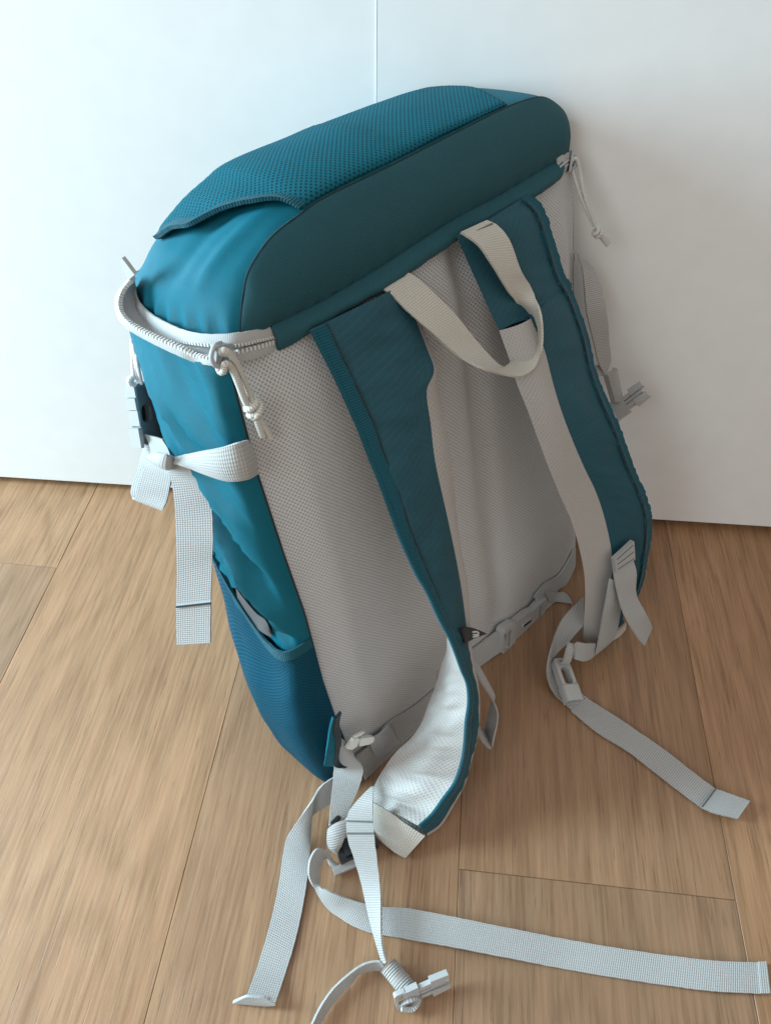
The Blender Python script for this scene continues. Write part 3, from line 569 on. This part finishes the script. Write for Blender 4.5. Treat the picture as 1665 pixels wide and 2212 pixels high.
# zipper ------------------------------------------------------------------
zu,zl=D['zip_upper'],D['zip_lower']
zt_=ribbon('zip_tape',zu,'zip_tape',BP,thick=.0012,n=120,bow=.0004)
zl_=ribbon('zip_tape',zl,'zip_tape',BP,thick=.0012,n=140,bow=.0003)
def teeth(name,A,B_,par,side,n,s0=0.,s1=1.):
    Q=catmull(np.stack([A,B_],1),400); V=[];F=[]
    for k in range(n):
        i=int(lerp(s0,s1,(k+.5)/n)*399); P=Q[i,side]; t=Q[min(i+1,399),side]-Q[max(i-1,0),side]; t/=np.linalg.norm(t)+1e-9
        wv=Q[i,side]-Q[i,1-side]; wv/=np.linalg.norm(wv)+1e-9; nn=np.cross(t,wv)
        b=len(V)
        for (x,y,z) in ((-1,-1,-1),(1,-1,-1),(1,1,-1),(-1,1,-1),(-.6,-.6,1),(.6,-.6,1),(.6,.6,1),(-.6,.6,1)):
            V.append(P+t*x*.00062+wv*(y*.0012-.0002)+nn*z*.0014)
        F+=[(b,b+1,b+2,b+3),(b+4,b+7,b+6,b+5)]+[(b+i_,b+4+i_,b+4+(i_+1)%4,b+(i_+1)%4) for i_ in range(4)]
    link(name,rel(V),F,[(0,0)]*len(V),'zip_tooth',par,smooth=False,kind='stuff')
teeth('zip_teeth',zu[:,0],zu[:,1],zt_,1,62)
teeth('zip_teeth',zl[:5,0],zl[:5,1],zl_,0,20)
teeth('zip_teeth',zl[3:,0],zl[3:,1],zl_,0,52)
# lining seen through the open part of the zip
ins=(L(.004,0,0)-L(0,0,0))
ql=catmull(zl[3:],10); qu=catmull(zu[2:],10)
ribbon('zip_lining',[[qu[i,1]+ins,ql[i,1]+ins*.6] for i in range(10)],'lining_grey',BP,thick=.001,n=50,bow=-.001)
zr=D['zip_right']; ribbon('zip_tape',zr,'zip_tape',BP,thick=.0014,n=20)
for f_ in (.45,.62): tube('zip_coil',[lerp(zr[i,0],zr[i,1],f_)+(L(0,-.0012,0)-L(0,0,0)) for i in range(3)],.001,'zip_tape',BP,n=20)
# sliders
def slider(P,x,up,par):
    fr=frame(P,x,up); bm=bmesh.new(); bx(bm,-.0065,.0065,-.0048,.0048,0,.0016,.0012); bx(bm,-.0055,.0055,-.0040,.0040,-.0030,-.0014,.001); bx(bm,-.006,-.002,-.0012,.0012,-.002,.0012)
    o=bm_obj('zip_slider',bm,fr,'metal_zip',par,bevel=.0005)
    tube('slider_bail',[fr[0]+fr[1]*a_+fr[3]*b_ for a_,b_ in ((.005,.001),(.003,.0042),(-.002,.0046),(-.005,.001))],.0011,'metal_zip',o,n=16,seg=8)
    # ring that carries the cord
    return o
sl=D['slider_left'][:,0]
s1=slider(sl[1]*.45+sl[0]*.55,sl[2]-sl[1],-BV-BU*.3,BP)
tube('pull_ring',[D['cord_left'][0,0]+o_ for o_ in [L(*p)-L(0,0,0) for p in ((.004,.002,.004),(-.002,-.002,.006),(-.006,-.003,.002),(-.005,-.003,-.003),(.0,-.002,-.005),(.005,.001,-.002))]],.0013,'metal_zip',s1,n=26)
c1=tube('pull_cord',D['cord_left'][:,0],.0019,'cord_cloth',BP,n=60)
tube('pull_cord',D['cord_left2'][:,0],.0019,'cord_cloth',BP,n=70)
def knot(C0,axis,r,rc,par,ends):
    """overhand knot: two wraps and a crossing strand, then two cord ends"""
    o,x,y,z=frame(C0,axis,-BV)
    pts=[]
    for k in range(34):
        t=k/33; a=t*TAU*1.75; pts.append(o+x*(lerp(-.75,.75,t)*r)+y*math.cos(a)*r*.62+z*math.sin(a)*r*.55)
    kn=tube('cord_knot',pts,rc,'cord_cloth',par,n=70)
    tube('cord_knot',[o+x*-r*.9+y*r*.5,o+x*-r*.2+y*r*.7+z*r*.5,o+x*r*.3+y*-.1*r+z*r*.85,o+x*r*.9+y*-r*.5+z*.2*r],rc,'cord_cloth',par,n=24)
    for e in ends: 
        tt=tube('cord_end',[o+x*r*.5,o*.4+e*.6,e],rc*1.02,'cord_cloth',par,n=14)
    return kn
kl=D['knot_left'][:,0]
knot(kl[0],(kl[1]+kl[2])/2-kl[0],.0052,.0020,c1,[kl[1],kl[2]])
cr1=D['cord_right'][:,0]; c2=tube('pull_cord',cr1,.0013,'cord_cloth',BP,n=60); tube('pull_cord',D['cord_right2'][:,0],.0013,'cord_cloth',BP,n=50)
kr=D['knot_right'][:,0]; knot(kr[0],kr[1]-kr[0],.0040,.0016,c2,[kr[1],kr[1]+(L(.0016,0,.001)-L(0,0,0))])
sr_=D['slider_right'][:,0]; slider((sr_[0]+sr_[1])/2,sr_[1]-sr_[0],-BV+BU,BP)
# zip pull tab standing up at the far corner
ribbon('zip_tab',D['tab_far'],'zip_tape',BP,thick=.0022,n=14)
# far-side pull cords hanging at the left front corner
for k in range(3): tube('pull_cord',D['far_cord%d'%k][:,0],.0012,'cord_white',BP,n=30)
fk=D['far_knot'][:,0]; tube('cord_knot',[fk[0],fk[1],fk[2],fk[0]*.5+fk[1]*.5,fk[3]],.0018,'cord_white',BP,n=26)
# ------------------------------------------------------------------ shoulder straps
def loft(name,A,B_,mat,par,n=150,nc=10,bow=0,outdir=None,uv0=0,label=None,rip=0,seed=0,rmask=None):
    Q=catmull(np.stack([A,B_],1),n); G=np.zeros((n,nc,3)); tan=np.gradient(Q.mean(1),axis=0)
    NN=np.cross(tan,Q[:,1]-Q[:,0]); NN/=np.linalg.norm(NN,axis=1)[:,None]+1e-9
    for k in range(4): NN[1:-1]=(NN[:-2]+2*NN[1:-1]+NN[2:])/4; NN/=np.linalg.norm(NN,axis=1)[:,None]+1e-9
    if outdir is not None and (NN@outdir).mean()<0: NN=-NN
    for i in range(n):
        wv=Q[i,1]-Q[i,0]; nn=NN[i]
        for j in range(nc):
            s=j/(nc-1); r=rip*(1 if rmask is None else rmask(i/(n-1)))*(nz(i*.10+seed,s*2.2)+.6*nz(i*.23+seed,s*3,5))*math.sin(math.pi*s)
            G[i,j]=Q[i,0]+wv*s+nn*((bow if not callable(bow) else bow(i/(n-1)))*math.sin(math.pi*s)+r)
    return gridmesh(name,G,mat,par,label=label)
ls=D['strap_left']; A_,M_,B2,I_=[ls[:,k] for k in range(4)]
stl=loft('shoulder_strap',A_,M_,'teal_strap',BP,n=220,nc=16,bow=.0035,outdir=None,rip=.0022,label='teal shoulder strap nearest the left side, lower end curled toward the camera')
# flip bow direction if needed: strap swells away from the pack
loft('strap_lip',M_,B2,'strap_mesh',stl,n=220,nc=7,bow=.0015,outdir=-BV)
loft('strap_lining',B2,I_,'strap_mesh',stl,n=220,nc=12,bow=-.002,outdir=-BV)
loft('strap_lining',I_,A_,'strap_mesh',stl,n=220,nc=14,bow=lambda t:.003*sm(.55,.7,t),outdir=-BU,rip=.0045,seed=9,rmask=lambda t:sm(.55,.72,t))
bn=[]
for i in range(len(ls)):
    d_=(M_[i]-A_[i]); ln=np.linalg.norm(d_)+1e-9; wd=min(.0085,ln*.45)
    off=-BV*.0016
    bn.append([A_[i]-d_/ln*.0008+off*.6,A_[i]+d_/ln*wd+off])
bnd=ribbon('strap_binding',bn,'teal_binding',stl,thick=.0018,n=260,bow=.0008,wob=.0016)
tube('binding_stitch',[b_[1]-BV*.0006 for b_ in bn],.0007,'thread_dark',stl,n=180,seg=5)
tube('binding_roll',[b_[0] for b_ in bn],.0016,'teal_binding',stl,n=220,seg=7)
rs=D['strap_right']; L_,M2,R_=[rs[:,k] for k in range(3)]
X2=np.array([M2[i] if i>=5 else lerp(L_[i],R_[i],.30)-BV*.003 for i in range(len(rs))])
st2=loft('shoulder_strap',X2,R_,'teal_strap',BP,n=200,nc=14,bow=.0025,outdir=-BV,rip=.0015,seed=3,label='teal shoulder strap on the right side beside the door')
loft('strap_lip',L_[5:],M2[5:],'strap_mesh',st2,n=160,nc=10,bow=lambda t:.004*(1-sm(.25,.5,t)),outdir=-BV-BU*.6)
loft('strap_top',L_[:6],X2[:6],'teal_strap',st2,n=50,nc=6,bow=.001,outdir=-BV)
loft('strap_lining',R_,L_,'strap_mesh',st2,n=160,nc=10,bow=.013,outdir=BV)
bn=[]
for i in range(len(rs)-2):
    d_=(M2[i]-R_[i]); ln=np.linalg.norm(d_)+1e-9
    bn.append([R_[i]-d_/ln*.001-BV*.0006,R_[i]+d_/ln*.009-BV*.0022])
ribbon('strap_binding',bn,'teal_binding',st2,thick=.0018,n=220,bow=.0008,wob=.0022)
tube('binding_stitch',[b_[1]-BV*.0006 for b_ in bn],.0006,'thread_dark',st2,n=160,seg=5)
# brand tab on the near strap: black triangle with white curved mark
lb=D['label']; G=np.zeros((8,6,3))
for i in range(8):
    t=i/7; q=pchip([0,.45,1],lb,[t])[0]
    for j in range(6): G[i,j]=lerp(q[0],q[1],j/5)-BV*.003
tab=gridmesh('brand_tab',G,'label_black',stl,thick=.0008)
e1=lerp(lb[1,0],lb[1,1],.1); ex=(lerp(lb[2,0],lb[2,1],.5)-lerp(lb[1,0],lb[1,1],.5)); ey=lb[1,1]-lb[1,0]
def lp(x,y): return lb[1,0]+ex*x+ey*y-BV*.0042
tube('brand_mark',[lp(.0,.30),lp(.22,.28),lp(.36,.36),lp(.36,.47),lp(.22,.53),lp(.02,.52)],.00065,'label_white',tab,n=24,seg=6)
tube('brand_mark',[lp(.0,.72),lp(.14,.70),lp(.36,.62)],.00065,'label_white',tab,n=10,seg=6)
# ------------------------------------------------------------------ webbing
hl=ribbon('haul_loop',D['haul'],'webbing_cream',BP,thick=.0016,n=150,label='cream webbing grab handle looping between the straps')
cl=ribbon('compression_strap',D['comp_left'],'webbing',BP,bow=.0015,label='pale webbing strap pulled across the left side panel')
ribbon('strap_wrap',D['comp_knot'],'webbing',cl,thick=.002,bow=.0022,n=30)
ribbon('strap_tail',D['comp_tail'],'webbing',cl,n=120)
tl=D['comp_tail']
ribbon('strap_hem',[tl[-2]-BV*.0016-BU*.001,tl[-1]-BV*.0016-BU*.001],'webbing',cl,thick=.0018,n=24)
tube('hem_stitch',[tl[-2,0]-BV*.003-BU*.002,tl[-2].mean(0)-BV*.003-BU*.002,tl[-2,1]-BV*.003-BU*.002],.0006,'thread_dark',cl,n=12,seg=5)
ribbon('strap_loop',D['comp_loop'],'webbing',cl,n=110)
ribbon('strap_link',D['comp_upper'],'webbing',cl,n=24)
# buckle at the far left corner
bl=D['buckle_left']; o_=bl[2].mean(0); ax=bl[3].mean(0)-bl[0].mean(0); wdv=bl[2,1]-bl[2,0]
fr=frame(bl[0].mean(0),ax,np.cross(ax,wdv)); ll=np.linalg.norm(ax)
if (np.array([0,0,.62])-o_)@fr[3]<0: fr=(fr[0],fr[1],-fr[2],-fr[3])
bm=bmesh.new(); outer=rrect(ll*.5,0,ll*.5,.0125,.004); inner=rrect(ll*.50,-.0055,ll*.15,.0046,.004); ringplate(bm,outer,inner,-.003,.004)
bk=bm_obj('buckle',bm,fr,'plastic_grey_shade',BP,bevel=.0008)  # grey plastic body, its shaded tone carried by the darker material
bm=bmesh.new()
for a_,b_,e_ in ((.0,.22,.0142),(.22,.42,.0150),(.42,.68,.0141),(.70,1.04,.0156)): bx(bm,ll*a_+.0002,ll*b_-.0002,-e_,-.0116,-.0038,.0042,.0005)
bm_obj('buckle_rim',bm,fr,'plastic_grey',bk,bevel=.0014,seg=3,kind='stuff')
bm=bmesh.new(); bx(bm,ll*.34,ll*.70,-.011,.0,-.003,-.001); bm_obj('buckle_shade',bm,fr,'plastic_black',bk,bevel=.0004)  # black backing painted in for the shade inside the cut-out
# right side compression strap, wrap and male buckle
cr_=ribbon('compression_strap',D['comp_right'],'webbing_ribbed',BP,n=70,label='pale webbing strap hanging beside the right edge of the pack')
def wrap(P,Q,r,par,turns=9):
    ax=Q-P; ln=np.linalg.norm(ax); o,x,y,z=frame(P,ax,-BV+np.array([0,0,.4]))
    nn_=turns*8; pts=[o+x*ln*k/nn_ for k in range(nn_+1)]
    tube('web_wrap',pts,[r*(.965+.035*math.cos(TAU*k/8)) for k in range(nn_+1)],'webbing_ribbed',par,n=nn_+1,seg=16,smooth=False,flat=.78)
wr=D['wrap_right']; ribbon('web_keeper',[[lerp(wr[0,0],wr[0,1],0),lerp(wr[0,0],wr[0,1],1)],[wr[1,0],wr[1,1]]],'webbing_ribbed',cr_,thick=.005,n=24,bow=.003)
sb_=D['stub_right']; ribbon('web_stub',sb_,'webbing_ribbed',cr_,n=8)
def male_buckle(P,Q,up,par,s=1.0):
    ax=Q-P; o,x,y,z=frame(P,ax,up); ln=np.linalg.norm(ax)
    bm=bmesh.new(); bx(bm,-.004*s,.008*s,-.0085*s,.0085*s,-.0025*s,.0025*s)
    bx(bm,.007*s,ln*.62,.0025*s,.0060*s,-.0020*s,.0020*s); bx(bm,.007*s,ln*.62,-.0060*s,-.0025*s,-.0020*s,.0020*s)
    bx(bm,ln*.55,ln,.0022*s,.0088*s,-.0026*s,.0026*s,.001*s); bx(bm,ln*.55,ln,-.0088*s,-.0022*s,-.0026*s,.0026*s,.001*s)
    bx(bm,.006*s,ln*.9,-.0012*s,.0012*s,-.0016*s,.0016*s)
    b_=bm_obj('buckle',bm,(o,x,y,z),'plastic_grey',par,bevel=.0008*s)
    bm=bmesh.new(); ringplate(bm,rrect(-.006*s,0,.005*s,.0090*s,.002*s),rrect(-.0065*s,0,.0022*s,.0066*s,.0012*s),-.002*s,.002*s); bm_obj('buckle_bar',bm,(o,x,y,z),'plastic_grey',b_,bevel=.0005)
    return b_
br=D['buckle_right'][0]; male_buckle(br[0],br[1],-BV*.5+BW,cr_)
# waist belt
be=ribbon('waist_belt',D['belt_a'],'webbing_ribbed',BP,thick=.002,label='grey waist webbing along the bottom of the back panel')
ba=D['belt_a']
def bpt(u,w,v=-.0065): return L(u,v,w)
ribbon('belt_sleeve',[[bpt(.019,.036),bpt(.021,.006)],[bpt(.030,.0345,-.0085),bpt(.034,.0055,-.0085)],[bpt(.041,.0325),bpt(.046,.0045)]],'lining_grey',be,thick=.0022,n=16)
ribbon('belt_edge',[[bpt(u,w1,-.0075),bpt(u+.002,w0,-.0085)] for u,w1,w0 in ((.004,.004,-.004),(.02,.0045,-.002),(.05,.004,-.001),(.09,.001,-.004))],'webbing_ribbed',be,thick=.0016)
ribbon('belt_web',D['belt_b'],'webbing',be,thick=.0018)
ribbon('belt_web',D['belt_c'],'webbing',be,thick=.002)
ribbon('belt_tail',D['belt_tail'],'webbing',be,thick=.0016)
ribbon('belt_loop',D['belt_loop'],'webbing',be,thick=.0014,n=130)
# front side-release buckle on the belt
bf=D['buckle_front'][0]; ax=bf[1]-bf[0]; ln=np.linalg.norm(ax); fr=frame(bf[0],ax,-BV); h_=.0145
bm=bmesh.new(); plate(bm,[(.010,-h_*.84),(.030,-h_*.92),(.040,-h_*.74),(.048,-h_*.95),(ln+.004,-h_*.95),(ln+.004,h_*.95),(.048,h_*.95),(.040,h_*.74),(.030,h_*.92),(.010,h_*.84)],-.003,.0042)
fb=bm_obj('buckle',bm,fr,'plastic_grey',be,bevel=.0013)
bm=bmesh.new(); ringplate(bm,rrect(.002,0,.010,h_,.004),rrect(-.001,-.001,.0052,.0105,.0015),-.0035,.0056); bm_obj('buckle_frame',bm,fr,'plastic_grey',fb,bevel=.001)
bm=bmesh.new(); bx(bm,-.0006,.0030,-.0100,.0100,-.001,.0036); bm_obj('buckle_bar',bm,fr,'plastic_grey',fb,bevel=.0008)
bm=bmesh.new(); plate(bm,rrect(-.001,-.001,.0054,.0107,.0015),-.003,.0004); bm_obj('buckle_shade',bm,fr,'plastic_black',fb,bevel=0)  # black plate stands in for shade inside the frame slot
bm=bmesh.new(); ringplate(bm,rrect(.030,.001,.0080,.0034,.003),rrect(.030,.001,.0066,.0020,.0018),.0036,.0052); bm_obj('buckle_ring',bm,fr,'plastic_grey',fb,bevel=.0005)
bm=bmesh.new(); plate(bm,rrect(.030,.001,.0068,.0022,.0018),.003,.0045); bm_obj('buckle_shade',bm,fr,'plastic_black',fb,bevel=0)  # black fill for the shaded opening of the ring
bm=bmesh.new(); bx(bm,.0490,.0502,-.0105,.0105,.0030,.0048); bm_obj('groove_shade',bm,fr,'plastic_grey_shade',fb,bevel=0)  # raised dark strip, a groove's shade put in by colour
# small white clip by the corner
cpx=D['clip'][0]; ax=cpx[1]-cpx[0]; fr=frame(cpx[0],ax,-BV)
bm=bmesh.new(); plate(bm,[(0,-.004),(.006,-.006),(.010,-.0035),(.010,.0035),(.004,.004)],-.001,.002); plate(bm,[(.012,-.0035),(.021,-.0035),(.0245,-.002),(.0245,.002),(.021,.0035),(.012,.0035)],-.0005,.0028); plate(bm,[(.006,.003),(.012,.0055),(.015,.0075),(.012,.0080),(.005,.005)],-.001,.001); bx(bm,.009,.0125,-.0015,.0015,-.0005,.001)
bm_obj('cord_clip',bm,fr,'plastic_white',BP,bevel=.0006)
# blue corner tab and bottom-left webbing
bt_=D['bluetab']; ribbon('corner_tab',bt_,'teal_twill',BP,thick=.0015,n=30)
ribbon('corner_seam',[[p[1]-BV*.001,p[1]+BU*.006] for p in bt_]+[[L(-.004,-.012,.030),L(.004,-.012,.024)]],'navy_cloth',BP,thick=.002,n=30)
w1=ribbon('anchor_web',D['w1'],'webbing',BP,n=50,label='pale webbing running down from the blue corner tab')
ribbon('ladder_loop',D['w1loop'],'webbing_ribbed',w1,thick=.002,n=30,bow=.002)
p_=D['w1loop'][0]; tube('ladder_bar',[lerp(p_[0],p_[1],.2)+BV*.004,lerp(p_[0],p_[1],.75)+BV*.005],.0022,'plastic_black',w1,n=6,smooth=False)
w2=ribbon('adjuster_tail',D['w2'],'webbing',BP,n=130,label='pale webbing tail ending left of centre on the floor')
ribbon('tail_hem',D['w2end'],'webbing',w2,thick=.0022,n=16)
w3=ribbon('adjuster_web',D['w3'],'webbing_ribbed',BP,n=110,label='twisting pale webbing leading to the floor buckle')
ww=D['w3']
for k in (2.7,3.5):
    i=int(k); f_=k-i; a_=lerp(ww[i,0],ww[i+1,0],f_); b_=lerp(ww[i,1],ww[i+1,1],f_); up_=np.array([-.1,-.3,.9])*.0014
    tube('web_stitch',[a_+up_,(a_+b_)/2+up_,b_+up_],.0006,'thread_grey',w3,n=10,seg=5)
w4=ribbon('strap_end_web',D['w4'],'webbing_cream',BP,n=40); ribbon('web_fold',D['w4b'],'webbing_cream',w4,n=14)
# black ladder lock lying on the floor under the webbing
q0=D['w4'][0].mean(0); fr=frame((D['w5'][0,0]+np.array([.004,.004,.002])),(D['w4'][1,1]-D['w5'][0,0])*np.array([1,1,0]),(0,0,1))
bm=bmesh.new(); bx(bm,-.001,.030,-.007,.009,-.004,.004,.001); bx(bm,.004,.010,-.005,.007,.004,.007); ll_=bm_obj('ladder_lock',bm,fr,'plastic_black',BP,bevel=.001)
bm=bmesh.new(); bx(bm,-.008,.010,-.012,-.006,-.0055,-.0015,.0); bm_obj('lock_bar',bm,fr,'plastic_grey',ll_,bevel=.0012)
w5=ribbon('belt_end_web',D['w5'],'webbing',BP,n=160,label='long pale webbing laid across the floor to the right edge')
e_=D['w5']; ribbon('web_hem',[[e_[-2,0]*.3+e_[-1,0]*.7+zt*.0016,e_[-2,1]*.3+e_[-1,1]*.7+zt*.0016],[e_[-1,0]+zt*.002,e_[-1,1]+zt*.002]],'webbing',w5,thick=.0022,n=8)
w6=ribbon('buckle_tail',D['w6'],'webbing',BP,n=90)
wc=D['wrapcyl'][:,0]; wrap(wc[0],wc[1],.0074,w3,turns=11)
bfl=D['buckle_floor']; mb=male_buckle(bfl[0,0]+zt*.003,bfl[0,1]+zt*.004,np.array([.25,-.85,.40]),w3,s=.9)
k0=bfl[1]; tube('web_knot',[k0[0]+zt*.000,k0[0]*.5+k0[1]*.5+zt*.006,k0[1]+zt*.003,k0[0]*.4+k0[1]*.6+np.array([.001,-.004,.001]),k0[0]+np.array([.001,-.002,.003])],.0032,'webbing_ribbed',w3,n=30,flat=.6)
# ------------------------------------------------------------------ right lower webbing
r1=ribbon('belt_end_web',D['r1'],'webbing_ribbed',BP,n=150,label='grey webbing curling from the right strap out across the floor')
ribbon('web_hem',D['r1end'],'webbing',r1,thick=.0024,n=20)
e_=D['r1end'][0]; tube('hem_stitch',[e_[0]+zt*.002,e_.mean(0)+zt*.002,e_[1]+zt*.002],.0006,'thread_grey',r1,n=8,seg=5)
r2=ribbon('adjuster_web',D['r2'],'webbing',BP,n=50)
ribbon('web_loop',D['r2loop'],'webbing',r2,n=30,thick=.0018)
ribbon('web_fold',D['r2rim'],'webbing_cream',r2,n=14)
rd=D['rdark'][0]; link('strap_end_cloth',rel([rd[0],rd[1],rd[2],rd[0]+BV*.004,rd[1]+BV*.004,rd[2]+BV*.004]),[(0,1,2),(5,4,3),(0,3,4,1),(1,4,5,2),(2,5,3,0)],None,'teal_strap',r2,smooth=False)
rt=ribbon('adjuster_tail',D['rtab'],'webbing_ribbed',BP,n=60,label='short flared webbing tail hanging off the right shoulder strap')
t_=D['rtab']; ribbon('tail_patch',[[t_[0,0]-BV*.002,t_[0,1]-BV*.002],[t_[1,0]-BV*.002,t_[1,1]-BV*.002]],'webbing',rt,thick=.0022,n=10)
for f_ in (.12,.5,.88):
    a_=lerp(t_[0,0],t_[1,0],f_)-BV*.0034; b_=lerp(t_[0,1],t_[1,1],f_)-BV*.0034
    tube('web_stitch',[lerp(a_,b_,.08),lerp(a_,b_,.5),lerp(a_,b_,.92)],.00045,'thread_grey',rt,n=8,seg=5)
hc=D['haul']
for i_ in (0,-1):
    a_,b_=hc[i_,0]-BV*.0014,hc[i_,1]-BV*.0014; dn=(hc[1 if i_==0 else -2].mean(0)-hc[i_].mean(0)); dn=dn/np.linalg.norm(dn)*.003
    tube('web_stitch',[a_+dn,(a_+b_)/2+dn,b_+dn],.00045,'thread_grey',hl,n=8,seg=5)
rb=D['buckle_r']; ax=rb[0,1]-rb[0,0]; ln=np.linalg.norm(ax); fr=frame(rb[0,0],ax,np.array([.35,-.15,1.])); 
bm=bmesh.new(); ringplate(bm,rrect(ln*.36,0,ln*.36,.0078,.003),rrect(ln*.42,0,ln*.20,.0044,.003),-.0035,.0035); 
fbk=bm_obj('buckle',bm,fr,'plastic_grey',r2,bevel=.0009)
bm=bmesh.new(); ringplate(bm,[(y*1.0,z) for y,z in rrect(0,0,.0086,.0058,.003)],[(y,z) for y,z in rrect(0,0,.0068,.0042,.002)],ln*.66,ln*1.02); 
bm_obj('buckle_mouth',bm,(fr[0],fr[2],fr[3],fr[1]),'plastic_grey',fbk,bevel=.0005)
q=rb[1]; tube('web_knot',[q[0],q[0]*.5+q[1]*.5+zt*.004,q[1],rb[0,0]+ax*.05],.0042,'webbing_ribbed',r2,n=20,flat=.5)
